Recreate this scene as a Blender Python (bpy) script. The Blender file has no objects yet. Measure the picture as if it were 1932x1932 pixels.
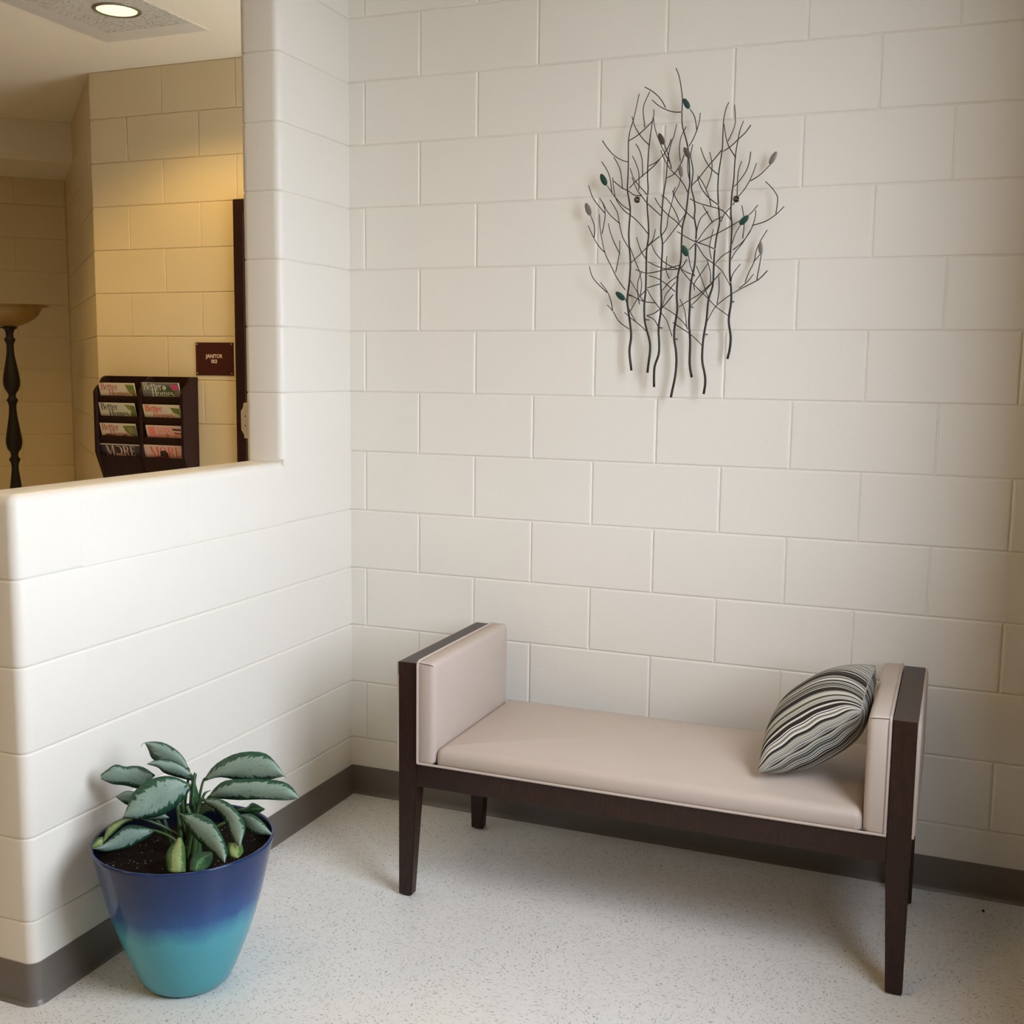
import bpy, bmesh, math, random
from mathutils import Vector, Matrix
random.seed(7)
PI = math.pi
sc = bpy.context.scene
COL = sc.collection

# ------------------------------------------------------------------ camera
cam_d = bpy.data.cameras.new('camera'); cam = bpy.data.objects.new('camera', cam_d); COL.objects.link(cam)
cam_d.sensor_fit = 'HORIZONTAL'; cam_d.sensor_width = 36.0
cam_d.lens = 36.0 * 2123.589 / 1932.0
cam_d.clip_start = 0.05; cam_d.clip_end = 200
_yaw, _pitch, _roll = 0.377876046, -0.124132860, 0.0125226574
_f = Vector((-math.sin(_yaw)*math.cos(_pitch), math.cos(_yaw)*math.cos(_pitch), math.sin(_pitch)))
_r = _f.cross(Vector((0, 0, 1))).normalized(); _u = _r.cross(_f)
_r2 = _r*math.cos(_roll) + _u*math.sin(_roll); _u2 = -_r*math.sin(_roll) + _u*math.cos(_roll)
cam.matrix_world = Matrix(((_r2.x, _u2.x, -_f.x, 1.94659), (_r2.y, _u2.y, -_f.y, -3.39165),
                           (_r2.z, _u2.z, -_f.z, 1.49740), (0, 0, 0, 1)))
sc.camera = cam

# ------------------------------------------------------------------ view, sky, lamps
sc.view_settings.view_transform = 'Standard'; sc.view_settings.look = 'None'
sc.view_settings.gamma = 1.0; sc.view_settings.use_curve_mapping = False
sc.view_settings.exposure = 0.02
sc.cycles.use_denoising = True
sc.cycles.max_bounces = 10; sc.cycles.diffuse_bounces = 6; sc.cycles.glossy_bounces = 3
sc.cycles.sample_clamp_indirect = 6.0
sc.cycles.caustics_reflective = False; sc.cycles.caustics_refractive = False

world = bpy.data.worlds.new('sky'); sc.world = world; world.use_nodes = True
_bg = world.node_tree.nodes['Background']
_bg.inputs['Color'].default_value = (0.775, 0.855, 0.985, 1); _bg.inputs["Strength"].default_value = 15.3

# the doorway / window wall on the right: opening limits
XR, XO = 2.30, 2.54                      # inner and outer face of the right wall
WY0, WY1, WZ0, WZ1 = -2.22, -1.02, 0.92, 2.84
ZC = 2.872                               # ceiling

def light(name, kind, loc, energy, color, **kw):
    d = bpy.data.lights.new(name, kind); d.energy = energy; d.color = color
    for k, v in kw.items(): setattr(d, k, v)
    o = bpy.data.objects.new(name, d); o.location = loc; COL.objects.link(o); return o

portal = light('daylight_portal', 'AREA', (XO - .01, (WY0+WY1)/2, (WZ0+WZ1)/2), 1.0, (1, 1, 1),
               shape='RECTANGLE', size=WZ1-WZ0, size_y=WY1-WY0)
portal.rotation_euler = (0, PI/2, 0)
portal.data.cycles.is_portal = True
WARM = (1.0, 0.63, 0.21); AMBER = (1.0, 0.645, 0.17)
for i, (x, y, e) in enumerate(((-0.3, -4.3, 10), (-2.0, -3.6, 19), (0.9, -2.0, 6))):  # last entry is an added overhead fill, lifting the upper back wall and floor
    l = light('room_and_fill_lamp', 'AREA', (x, y, ZC - .03), e, WARM, shape='SQUARE', size=.55)
light('hall_lamp', 'SPOT', (-2.5, -.15, ZC - .012), 45, AMBER, spot_size=math.radians(135), spot_blend=.5, shadow_soft_size=.06)
dl = light('downlight_lamp', 'SPOT', (-1.17, .27, ZC - .012), 54, AMBER, spot_size=math.radians(140), spot_blend=.45, shadow_soft_size=.06)

# ------------------------------------------------------------------ helpers
def link(name, me, mat=None, parent=None, loc=None, rot=None):
    o = bpy.data.objects.new(name, me); COL.objects.link(o)
    if mat and me and not me.materials: me.materials.append(mat)
    if parent: o.parent = parent
    if loc is not None: o.location = loc
    if rot is not None: o.rotation_euler = rot
    return o
def mk(name, bm, mat=None, parent=None, loc=None, rot=None, smooth=False):
    bmesh.ops.recalc_face_normals(bm, faces=bm.faces)
    me = bpy.data.meshes.new(name); bm.to_mesh(me); bm.free()
    if smooth:
        for p in me.polygons: p.use_smooth = True
    return link(name, me, mat, parent, loc, rot)
def sharp(o, deg=35):
    me = o.data; b = bmesh.new(); b.from_mesh(me)
    for e in b.edges:
        if len(e.link_faces) == 2 and e.calc_face_angle(0) > math.radians(deg): e.smooth = False
    b.to_mesh(me); b.free(); return o
def thing(name, label, cat, loc=(0, 0, 0), group=None):
    o = bpy.data.objects.new(name, None); COL.objects.link(o); o.location = loc; o.empty_display_size = .05
    o['label'] = label; o['category'] = cat
    if group: o['group'] = group
    return o
def struct(o): o['kind'] = 'structure'; return o
def box(bm, x0, x1, y0, y1, z0, z1, bev=0, seg=2):
    g = bmesh.ops.create_cube(bm, size=1); vs = g['verts']
    for v in vs: v.co = Vector(((x0+x1)/2 + v.co.x*(x1-x0), (y0+y1)/2 + v.co.y*(y1-y0), (z0+z1)/2 + v.co.z*(z1-z0)))
    if bev:
        es = list({e for v in vs for e in v.link_edges})
        bmesh.ops.bevel(bm, geom=es, offset=bev, segments=seg, affect='EDGES', profile=.5)
    return bm
def bx(*a, **k): return box(bmesh.new(), *a, **k)
def hexa(bm, b, t):          # b, t: four corners each
    vb = [bm.verts.new(p) for p in b]; vt = [bm.verts.new(p) for p in t]
    bm.faces.new(vb[::-1]); bm.faces.new(vt)
    for i in range(4): bm.faces.new((vb[i], vb[(i+1) % 4], vt[(i+1) % 4], vt[i]))
    return bm
def cr(P, n):                # Catmull-Rom through points, n samples per span
    P = [Vector(p) for p in P]; Q = [P[0]*2-P[1]] + P + [P[-1]*2-P[-2]]; out = []
    for i in range(1, len(Q)-2):
        a, b, c, d = Q[i-1:i+3]
        for k in range(n):
            t = k/n
            out.append(.5*((2*b)+(c-a)*t+(2*a-5*b+4*c-d)*t*t+(3*b-a-3*c+d)*t**3))
    out.append(P[-1]); return out
def tube(bm, pts, r0, r1=None, n=6, cap=True):
    if r1 is None: r1 = r0
    pts = [Vector(p) for p in pts]; N = len(pts); rings = []; up = None
    for i, p in enumerate(pts):
        d = (pts[min(i+1, N-1)] - pts[max(i-1, 0)]).normalized()
        if up is None: up = d.orthogonal().normalized()
        up = (up - d*up.dot(d)).normalized(); s = d.cross(up); r = r0+(r1-r0)*i/max(1, N-1)
        rings.append([bm.verts.new(p+(up*math.cos(2*PI*k/n)+s*math.sin(2*PI*k/n))*r) for k in range(n)])
    for a, b in zip(rings, rings[1:]):
        for k in range(n): bm.faces.new((a[k], a[(k+1) % n], b[(k+1) % n], b[k]))
    if cap: bm.faces.new(rings[0][::-1]); bm.faces.new(rings[-1])
    return bm
def lathe(bm, prof, n=40, c=(0, 0, 0)):     # prof: (r, z)
    rings = []
    for r, z in prof:
        if r < 1e-5: rings.append([bm.verts.new((c[0], c[1], c[2]+z))])
        else: rings.append([bm.verts.new((c[0]+r*math.cos(2*PI*k/n), c[1]+r*math.sin(2*PI*k/n), c[2]+z)) for k in range(n)])
    for a, b in zip(rings, rings[1:]):
        for k in range(n):
            k2 = (k+1) % n
            if len(a) == 1 and len(b) == 1: continue
            if len(a) == 1: bm.faces.new((a[0], b[k2], b[k]))
            elif len(b) == 1: bm.faces.new((a[k], a[k2], b[0]))
            else: bm.faces.new((a[k], a[k2], b[k2], b[k]))
    return bm
def stack(bm, rings, cap0=True, cap1=True):  # rings of equal-length point loops
    R = [[bm.verts.new(p) for p in r] for r in rings]; n = len(R[0])
    for a, b in zip(R, R[1:]):
        for k in range(n): bm.faces.new((a[k], a[(k+1) % n], b[(k+1) % n], b[k]))
    if cap0: bm.faces.new(R[0][::-1])
    if cap1: bm.faces.new(R[-1])
    return bm
def rrect(x0, x1, y0, y1, r, n=4):           # rounded rectangle outline, ccw
    out = []
    for cx, cy, a0 in ((x1-r, y1-r, 0), (x0+r, y1-r, 90), (x0+r, y0+r, 180), (x1-r, y0+r, 270)):
        for k in range(n+1):
            a = math.radians(a0+90*k/n); out.append((cx+r*math.cos(a), cy+r*math.sin(a)))
    return out
def pad(x0, x1, y0, y1, z0, z1, r, rc, crown=0.0):   # upholstered pad: rounded top edge, crowned top
    bm = bmesh.new(); rings = []
    cx, cy = (x0+x1)/2, (y0+y1)/2
    def out(i): return rrect(x0+i, x1-i, y0+i, y1-i, max(.002, rc-i*.5))
    for i, z in ((.004, z0), (0, z0+.006), (0, z1-r)): rings.append([(x, y, z) for x, y in out(i)])
    for k in range(1, 6):
        a = PI/2*k/5; i = r*(1-math.cos(a)); rings.append([(x, y, z1-r+r*math.sin(a)) for x, y in out(i)])
    base = out(r)
    for s in (.9, .78, .6, .4, .2, .05):
        rings.append([(cx+(x-cx)*s, cy+(y-cy)*s, z1+crown*(1-s*s)**.8) for x, y in base])
    return stack(bm, rings)

# ------------------------------------------------------------------ materials
class M:
    def __init__(s, name, rough=.5, col=(.5, .5, .5), spec=.5, metal=0.0):
        s.m = bpy.data.materials.new(name); s.m.use_nodes = True; s.t = s.m.node_tree; s.b = s.t.nodes['Principled BSDF']
        s.b.inputs['Base Color'].default_value = (*col, 1); s.b.inputs['Roughness'].default_value = rough
        s.b.inputs['Specular IOR Level'].default_value = spec; s.b.inputs['Metallic'].default_value = metal
    def n(s, typ, inp=(), **kw):
        nd = s.t.nodes.new('ShaderNode'+typ)
        for k, v in kw.items(): setattr(nd, k, v)
        for k, v in dict(inp).items():
            if isinstance(v, bpy.types.NodeSocket): s.t.links.new(v, nd.inputs[k])
            else: nd.inputs[k].default_value = v
        return nd
    def pos(s): return s.n('NewGeometry').outputs['Position']
    def obj(s): return s.n('TexCoord').outputs['Object']
    def uv(s): return s.n('TexCoord').outputs['UV']
    def mapv(s, v, scale=(1, 1, 1), rot=(0, 0, 0), loc=(0, 0, 0)):
        return s.n('Mapping', {'Vector': v, 'Scale': scale, 'Rotation': rot, 'Location': loc}).outputs[0]
    def noise(s, v, scale, detail=3, rough=.5, dist=0): return s.n('TexNoise', {'Vector': v, 'Scale': scale, 'Detail': detail, 'Roughness': rough, 'Distortion': dist}).outputs[0]
    def ramp(s, f, stops, mode='LINEAR'):
        nd = s.n('ValToRGB', {'Fac': f}); r = nd.color_ramp; r.interpolation = mode
        while len(r.elements) < len(stops): r.elements.new(.5)
        for e, (p, c) in zip(r.elements, stops): e.position = p; e.color = (*c, 1) if len(c) == 3 else c
        return nd.outputs[0]
    def mix(s, f, a, b, bt='MIX'):
        nd = s.n('Mix', data_type='RGBA', blend_type=bt)
        for i, v in ((0, f), (6, a), (7, b)):
            if isinstance(v, bpy.types.NodeSocket): s.t.links.new(v, nd.inputs[i])
            elif i: nd.inputs[i].default_value = (*v, 1)
            else: nd.inputs[0].default_value = v
        return nd.outputs[2]
    def math(s, op, a, b=0.0, c=0.0):
        nd = s.n('Math', operation=op)
        for i, v in enumerate((a, b, c)):
            if isinstance(v, bpy.types.NodeSocket): s.t.links.new(v, nd.inputs[i])
            else: nd.inputs[i].default_value = v
        return nd.outputs[0]
    def col(s, c): s.t.links.new(c, s.b.inputs['Base Color']); return s
    def bump(s, h, strength=.3, dist=.002):
        b = s.n('Bump', {'Height': h, 'Strength': strength, 'Distance': dist}); s.t.links.new(b.outputs[0], s.b.inputs['Normal']); return s
BLK = ((0, (0, 0, 0)), (1, (1, 1, 1)))

def paint_mat(name, col, rough=.42):
    m = M(name, rough, col, .4); p = m.pos()
    f = m.noise(p, 1.3, 2)
    m.col(m.mix(f, tuple(c*.975 for c in col), tuple(min(1, c*1.02) for c in col)))
    fine = m.noise(p, 260, 2); pits = m.ramp(m.noise(p, 55, 1), ((.66, (0, 0, 0)), (.74, (1, 1, 1))))
    lump = m.noise(p, 34, 2)
    h = m.math('SUBTRACT', m.math('ADD', m.math('MULTIPLY', fine, .5), m.math('MULTIPLY', lump, .8)), m.math('MULTIPLY', pits, .5))
    return m.bump(h, .22, .0022).m
WALLC = (.80, .765, .69)
wall_m = paint_mat('cream_wall_paint', WALLC)
hall_lit_m = paint_mat('cream_paint_amber_lit', (.68, .565, .37))  # same cream paint, with the dim amber hall light tinted into its colour
ceil_m = paint_mat('ceiling_paint', (.80, .74, .62), .6)
tan_m = paint_mat('tan_wall_paint', (.20, .135, .065))

def floor_mat():
    m = M('speckled_vinyl_tile', .33, (.6, .58, .55), .45)
    p = m.pos()
    sx = m.n('SeparateXYZ', {0: p}); T = .3048
    ix = m.math('FLOOR', m.math('DIVIDE', m.math('SUBTRACT', sx.outputs[0], 2.0435-10*T), T))
    iy = m.math('FLOOR', m.math('DIVIDE', m.math('SUBTRACT', sx.outputs[1], -10*T), T))
    par = m.math('MODULO', m.math('ADD', ix, m.math('ADD', iy, 40)), 2)
    par = m.math('ROUND', m.math('ABSOLUTE', par))
    a = m.mapv(p, (1, 1, 0)); b = m.mapv(p, (1, 1, 0), (0, 0, PI/2))
    q = m.n('Mix', {0: par, 4: a, 5: b}, data_type='VECTOR').outputs[1]
    wob = m.n('TexNoise', {'Vector': q, 'Scale': 26.0, 'Detail': 2.0}).outputs['Color']
    q2 = m.n('VectorMath', {0: q, 1: m.n('VectorMath', {0: wob, 1: (.030, .030, 0)}, operation='MULTIPLY').outputs[0]}, operation='ADD').outputs[0]
    def chips(scl, thr, pick, off):
        v = m.n('TexVoronoi', {'Vector': m.mapv(q2, (scl*.36, scl, 1), (0, 0, .25), off), 'Scale': 1.0, 'Randomness': 1.0}, voronoi_dimensions='2D')
        d = m.ramp(v.outputs['Distance'], ((thr*.7, (1, 1, 1)), (thr, (0, 0, 0))))
        k = m.n('SeparateColor', {0: v.outputs['Color']}).outputs[0]
        return m.math('MULTIPLY', d, m.math('GREATER_THAN', k, pick))
    base = m.mix(m.noise(q, 9, 4, .6), (.70, .695, .665), (.775, .77, .74))
    base = m.mix(m.math('MULTIPLY', chips(260, .42, .55, (3, 7, 0)), .4), base, (.80, .79, .76))
    base = m.mix(m.math('MULTIPLY', chips(235, .36, .74, (1, 2, 0)), .5), base, (.42, .405, .37))
    base = m.mix(m.math('MULTIPLY', chips(185, .30, .86, (11, 5, 0)), .70), base, (.25, .235, .21))
    base = m.mix(m.math('MULTIPLY', chips(220, .30, .90, (21, 9, 0)), .45), base, (.45, .34, .25))
    m.col(base)
    return m.bump(m.noise(p, 90, 2), .05, .001).m
floor_m = floor_mat()

def wood_mat(name, c1, c2, rough=.34, spec=.32):
    m = M(name, rough, c1, spec); p = m.obj()
    g = m.noise(m.mapv(p, (9, 9, 1.4)), 14, 5, .6, 1.2)
    m.col(m.mix(m.ramp(g, ((.35, (0, 0, 0)), (.7, (1, 1, 1)))), c1, c2)); return m.bump(g, .08, .0006).m
wood_m = wood_mat('espresso_wood', (.020, .0088, .0062), (.040, .015, .0085))
rack_m = wood_mat('dark_mahogany', (.016, .0062, .0048), (.026, .009, .0065), .5, .15)

def vinyl_mat():
    m = M('taupe_vinyl', .44, (.50, .415, .345), .42); p = m.obj()
    v = m.n('TexVoronoi', {'Vector': p, 'Scale': 420.0}).outputs['Distance']
    m.col(m.mix(m.noise(p, 5, 3), (.485, .405, .345), (.525, .435, .37)))
    return m.bump(m.math('ADD', v, m.math('MULTIPLY', m.noise(p, 9, 2), 2.0)), .10, .0008).m
vinyl_m = vinyl_mat()
base_m = M('grey_brown_vinyl_base', .36, (.155, .135, .118), .5).m
dark_m = M('black_rubber', .6, (.012, .011, .010)).m
metal_m = M('screw_metal', .35, (.62, .55, .45), .5, 1.0).m
bronze_m = M('dark_bronze_lamp', .5, (.010, .0065, .0045), .25).m
white_m = M('ivory_plastic', .4, (.70, .64, .52)).m
trim_m = M('white_trim_enamel', .3, (.78, .76, .72), .5).m
# ------------------------------------------------------------------ block walls
CH, CW = .2032, .4064
REC = .0042
_bm_cache = {}
def block_mesh(w, h, eu, ev, mat, REC=.0042):
    """One block face: w x h, edge rounding eu at the sides and ev at the bed joints."""
    k = (round(w, 4), round(h, 4), eu, ev, mat.name, REC)
    if k in _bm_cache: return _bm_cache[k]
    bm = bmesh.new()
    def ring(i, y):
        return [(eu*i, y, ev*i), (w-eu*i, y, ev*i), (w-eu*i, y, h-ev*i), (eu*i, y, h-ev*i)]
    stack(bm, [ring(0, .02), ring(0, REC), ring(.25, REC*.45), ring(.6, REC*.1), ring(1, 0)], False, True)
    bmesh.ops.recalc_face_normals(bm, faces=bm.faces)
    me = bpy.data.meshes.new('block'); bm.to_mesh(me); bm.free(); me.materials.append(mat)
    _bm_cache[k] = me; return me
def lay(parent, u0, u1, rows, joints, origin, theta, mat, z0=0.0, ch=CH, gu=.003, gv=.003, eu=.0065, ev=.0050, jit=.0004, rec=.0031):
    """Lay blocks on a wall; joints(k) gives the head joint positions of course k."""
    ct, st = math.cos(theta), math.sin(theta)
    for k, (va, vb) in rows:
        js = sorted(j for j in joints(k) if u0+.02 < j < u1-.02); js = [u0]+js+[u1]
        for a, b in zip(js, js[1:]):
            g0 = gu/2; w = b-a-2*g0; h = vb-va-gv
            me = block_mesh(w, h, min(eu, w*.3), ev, mat, rec)
            o = link('block', me, None, parent)
            u = a+g0; n = random.uniform(-jit, jit)
            o.location = (origin[0]+ct*u - st*n, origin[1]+st*u + ct*n, z0+va+gv/2); o.rotation_euler = (0, 0, theta)
def rows_of(n0, n1, ch=CH, top=None):
    out = []
    for k in range(n0, n1):
        a, b = k*ch, (k+1)*ch
        if top and b > top: b = top
        if b-a > .01: out.append((k, (a, b)))
    return out

# floor: slab and the tiles in view
floor = struct(mk('floor', bx(-4.8, XR+.3, -6.4, 3.6, -.12, -.0035), floor_m))
T = .3048; tile_me = None
bmt = bx(.00005, T-.00005, .00005, T-.00005, -.004, 0, .00025, 1)
bmesh.ops.recalc_face_normals(bmt, faces=bmt.faces); tile_me = bpy.data.meshes.new('tile'); bmt.to_mesh(tile_me); bmt.free(); tile_me.materials.append(floor_m)
for i in range(-3, 12):
    for j in range(-9, 1):
        x = 2.0435+(i-10)*T; y = j*T
        if x > XR-.02: continue
        link('tile', tile_me, None, floor, (x, y, random.uniform(0, .00006)))

ceiling = struct(mk('ceiling', bx(-4.8, XR+.3, -6.4, 3.6, ZC, ZC+.12), ceil_m))

# back wall (y = 0)
wall_back = struct(mk('wall_back', bx(-.143, XR+.05, REC, .20, 0, ZC), wall_m))
X0 = .0579
lay(wall_back, -.03, XR, rows_of(0, 15, top=ZC), lambda k: [X0+CH*i for i in range(0, 13) if i % 2 == (k+1) % 2], (0, 0), 0, wall_m)

# left wall: low wall with a rounded end and sill, and the full-height pier beside the back wall
TH = .143; YE, YP = -1.492, -.415; RB = .026
wall_left = struct(mk('wall_left', bx(-TH+REC, -REC, YE+.03, .0, 0, 5.9*CH), wall_m))
bmx = bx(-TH+REC, -REC, YP+.03, .0, 5.9*CH, ZC)
mk('pier_core', bmx, wall_m, wall_left)
def end_outline(y0, y1, ins, insend):       # rounded at y0, square at y1
    r = max(.004, RB-ins); x0, x1 = -TH+ins, -ins; ya = y0+ins; yb = y1-insend; out = []
    for k in range(7):
        a = PI+PI/2*k/6; out.append((x0+r+r*math.cos(a), ya+r+r*math.sin(a)))
    for k in range(7):
        a = 1.5*PI+PI/2*k/6; out.append((x1-r+r*math.cos(a), ya+r+r*math.sin(a)))
    out += [(x1, yb), (x0, yb)]; return out
def end_block(y0, y1, za, zb, sill=False):
    bm = bmesh.new(); R = []
    for ins, z in ((.0032, za+.0002), (.0024, za+.0015), (.0009, za+.0032), (.0002, za+.0055), (0, za+.0075)):
        R.append([(x, y, z) for x, y in end_outline(y0, y1, ins, 0)])
    if sill:
        for k in range(7):
            a = PI/2*k/6; i = RB*(1-math.cos(a)); R.append([(x, y, zb-RB+RB*math.sin(a)) for x, y in end_outline(y0, y1, i*.96, 0)])
    else:
        for ins, z in ((0, zb-.0065), (.0002, zb-.005), (.0009, zb-.003), (.0024, zb-.0013), (.0032, zb-.0002)):
            R.append([(x, y, z) for x, y in end_outline(y0, y1, ins, 0)])
    stack(bm, R); o = mk('block', bm, wall_m, wall_left, smooth=True); sharp(o, 40); return o
def sill_block(y0, y1, za, zb):
    bm = bmesh.new()
    def prof(i):
        out = [(-i, za+.0015), (-i*.5-.0001, za+.007)]; pr = []
        for s in (1, -1):
            for k in range(7):
                a = PI/2*k/6 if s == 1 else PI/2*(6-k)/6
                x = -RB+RB*math.cos(a) if s == 1 else -TH+RB-RB*math.cos(a)
                pr.append((x-i*math.cos(a)*s, zb-RB+(RB-i)*math.sin(a)))
        return [(0-i, za+.0015)] + pr + [(-TH+i, za+.0015)]
    R = []
    for y, i in ((y0+.0001, .0006), (y0+.002, .0002), (y0+.005, 0), (y1-.005, 0), (y1-.002, .0002), (y1-.0001, .0006)):
        R.append([(x, y, z) for x, z in prof(i)])
    stack(bm, R); o = mk('block', bm, wall_m, wall_left, smooth=True); return sharp(o, 40)
ZS = 1.210
for k in range(6):
    za, zb = k*CH, (k+1)*CH if k < 5 else ZS
    L = CW if k % 2 == 0 else CH
    end_block(YE, YE+L, za, zb, k == 5)
    y = YE+L; js = [y]
    while y < (YP if k == 5 else -.02) - .05:
        y2 = min(y+CW, YP+.004 if k == 5 else 0.0)
        js.append(y2); y = y2
    if k == 5:
        for a, b in zip(js, js[1:]): sill_block(a, b, za, zb)
        lay(wall_left, YP, 0.01, [(5, (5*CH, 6*CH))], lambda q: [], (0, 0), PI/2, wall_m, eu=.0, gu=.0, jit=.0)
    else:
        lay(wall_left, YE+L, 0.01, [(k, (za, zb))], lambda q: js, (0, 0), PI/2, wall_m, eu=.0, gu=.0, jit=.0)
for k, (za, zb) in rows_of(6, 15, top=ZC):
    if k == 6: za = ZS-.004
    if k % 2: end_block(YP, YP+.2075, za, zb); lay(wall_left, YP+.2075, 0.01, [(k, (za, zb))], lambda q: [], (0, 0), PI/2, wall_m, eu=.0, gu=.0, jit=.0)
    else: end_block(YP, 0.01, za, zb)

# right wall with the tall opening that lets the daylight in; front wall behind the viewer
bm = bmesh.new()
box(bm, XR, XO, WY1, .2, -.1, ZC); box(bm, XR, XO, -6.3, WY0, -.1, ZC)
box(bm, XR, XO, WY0, WY1, WZ1, ZC); box(bm, XR, XO, WY0, WY1, -.1, WZ0)
wall_right = struct(mk('wall_right', bm, tan_m))
wall_front = struct(mk('wall_front', bx(-4.8, XO, -6.5, -6.3, -.1, ZC), tan_m))
wall_side = struct(mk('wall_side', bx(-4.8, -4.6, -6.4, 3.6, -.1, ZC), tan_m))
bm = bmesh.new(); fr = .05
for a in ((WY0, WY0+fr, WZ0, WZ1), (WY1-fr, WY1, WZ0, WZ1), (WY0, WY1, WZ1-fr, WZ1), (WY0, WY1, WZ0, WZ0+fr)):
    box(bm, XO-.06, XO-.02, *a, .003, 1)
struct(mk('window_1', bm, wood_m))
ground_m = M('outdoor_paving', .8, (.42, .41, .39)).m
struct(mk('ground', bx(XO, 40, -30, 30, -.25, -.13), ground_m))

# ---------------------------------------------------------------- side room beyond the opening
Ex, Ey = -1.977, 1.0; ZO = .016
wall_far = struct(mk('wall_far', bx(Ex+.002, .6, 1.0+REC, 1.2, 0, ZC), hall_lit_m))
lay(wall_far, Ex, -1.135, rows_of(0, 11), lambda k: [-1.763+CW*i+(CH if k % 2 else 0) for i in range(-1, 3)], (0, 1.0), 0, hall_lit_m, z0=ZO, ev=.0042, eu=.0022, rec=.0022)
lay(wall_far, Ex, .6, [(11, (11*CH, 12*CH)), (12, (12*CH, 13*CH)), (13, (13*CH, ZC-ZO))], lambda k: [-1.763+CW*i+(CH if k % 2 else 0) for i in range(-1, 8)], (0, 1.0), 0, hall_lit_m, z0=ZO, ev=.0042, eu=.0022, rec=.0022)
thc = math.atan2(-.687, .727); LC = 1.90
Px, Py = Ex-.727*LC, Ey+.687*LC
bm = bmesh.new(); nrm = Vector((-.687, -.727, 0)); dv = Vector((.727, -.687, 0))
P3, E3 = Vector((Px, Py, 0)), Vector((Ex, Ey, 0)); back = -nrm
q = [P3-dv*.3+back*REC, E3+back*REC, E3+back*.2, P3-dv*.3+back*.2]
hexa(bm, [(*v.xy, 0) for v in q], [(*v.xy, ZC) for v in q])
wall_angled = struct(mk('wall_angled', bm, hall_lit_m))
lay(wall_angled, 0, LC, rows_of(0, 15, top=ZC-ZO), lambda k: [LC-.22-CW*i-(CH if k % 2 else 0) for i in range(5)], (Px, Py), thc, hall_lit_m, z0=ZO, ev=.004, eu=.0015, jit=.0002, rec=.002)
w45 = Vector((.707, .707, 0)); LL = 2.4
A3 = P3-w45*LL; nb = Vector((-.707, .707, 0))
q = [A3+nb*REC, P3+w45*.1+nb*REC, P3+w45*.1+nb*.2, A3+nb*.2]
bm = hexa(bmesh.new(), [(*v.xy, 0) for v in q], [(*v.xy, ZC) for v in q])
wall_rear = struct(mk('wall_rear', bm, hall_lit_m))
lay(wall_rear, 0, LL, rows_of(0, 15, top=ZC-.05), lambda k: [LL-.30-CW*i-(CH if k % 2 else 0) for i in range(6)], (A3.x, A3.y), PI/4, hall_lit_m, z0=.05, ev=.004, eu=.002, jit=.0002, rec=.002)
# dropped beam in front of that wall
F0, F1 = Vector((-3.149, 1.59, 0)), Vector((-2.87, 1.831, 0)); fd = (F1-F0).normalized()
a, b = F0-fd*1.9, F1+fd*.12
q = [a, b, b+nb*.75, a+nb*.75]
struct(mk('trim_1', hexa(bmesh.new(), [(*v.xy, 2.65) for v in q], [(*v.xy, ZC-.001) for v in q]), ceil_m))

# ceiling: flush trim frame with a mineral tile set in it
tx0, tx1, ty0, ty1 = -1.437, -1.01, -.72, .515
bm = bmesh.new()
for a in ((tx0-.10, tx0, ty0-.1, ty1+.11), (tx0, tx1, ty1, ty1+.11), (tx0, tx1, ty0-.1, ty0)):
    box(bm, *a, ZC-.002, ZC+.001, .0004, 1)
mk('trim', bm, M('trim_enamel', .3, (.60, .575, .53), .5).m, ceiling)
cm = M('mineral_ceiling_tile', .85, (.6, .57, .5), .2); p = cm.pos()
n1 = cm.ramp(cm.noise(p, 90, 4, .7), ((.36, (0, 0, 0)), (.47, (1, 1, 1))))
cm.col(cm.mix(n1, (.26, .235, .19), cm.mix(cm.noise(p, 30, 2), (.50, .48, .42), (.60, .575, .51)))); cm.bump(n1, .6, .003)
mk('ceiling_tile', bx(tx0+.001, tx1-.001, ty0+.001, ty1-.001, ZC-.003, ZC+.001), cm.m, ceiling)

# cove base along both walls
def sweep_base(name, path, nrms, mat):
    prof = [(.0, .1016), (.0022, .1012), (.003, .099), (.003, .022), (.0045, .012), (.0085, .004), (.0125, .0012), (.013, .0), (.0, .0)]
    bm = bmesh.new(); R = [[(p[0]+n[0]*d, p[1]+n[1]*d, z) for d, z in prof] for p, n in zip(path, nrms)]
    stack(bm, R); o = mk(name, bm, mat, smooth=True); return struct(sharp(o, 40))
sweep_base('baseboard_back', [(.003, 0), (XR, 0)], [(0, -1), (0, -1)], base_m)
path = [(0, -.003)]; nr = [(1, 0)]
for k in range(9):
    a = -PI/2*k/8; path.append((-RB+RB*math.cos(a), YE+RB+RB*math.sin(a))); nr.append((math.cos(a), math.sin(a)))
for k in range(9):
    a = -PI/2-PI/2*k/8; path.append((-TH+RB+RB*math.cos(a), YE+RB+RB*math.sin(a))); nr.append((math.cos(a), math.sin(a)))
path.append((-TH, 0)); nr.append((-1, 0))
sweep_base('baseboard_left', path, nr, base_m)

# janitor closet door beside the sign: dark steel frame and slab
door = struct(mk('door_1', bx(-1.10, -.20, .992, 1.004, .01, 2.19, .002, 1), rack_m))
bm = bmesh.new()
for a in ((-1.160, -1.105, .972, 1.01, 0, 2.252), (-.195, -.14, .972, 1.01, 0, 2.252), (-1.105, -.195, .972, 1.01, 2.197, 2.252)): box(bm, *a, .003, 1)
mk('door_frame', bm, rack_m, door)
mk('door_handle', tube(bmesh.new(), [(-.27, .99, 1.0), (-.27, .93, 1.0), (-.38, .93, 1.0)], .01), metal_m, door)
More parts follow.
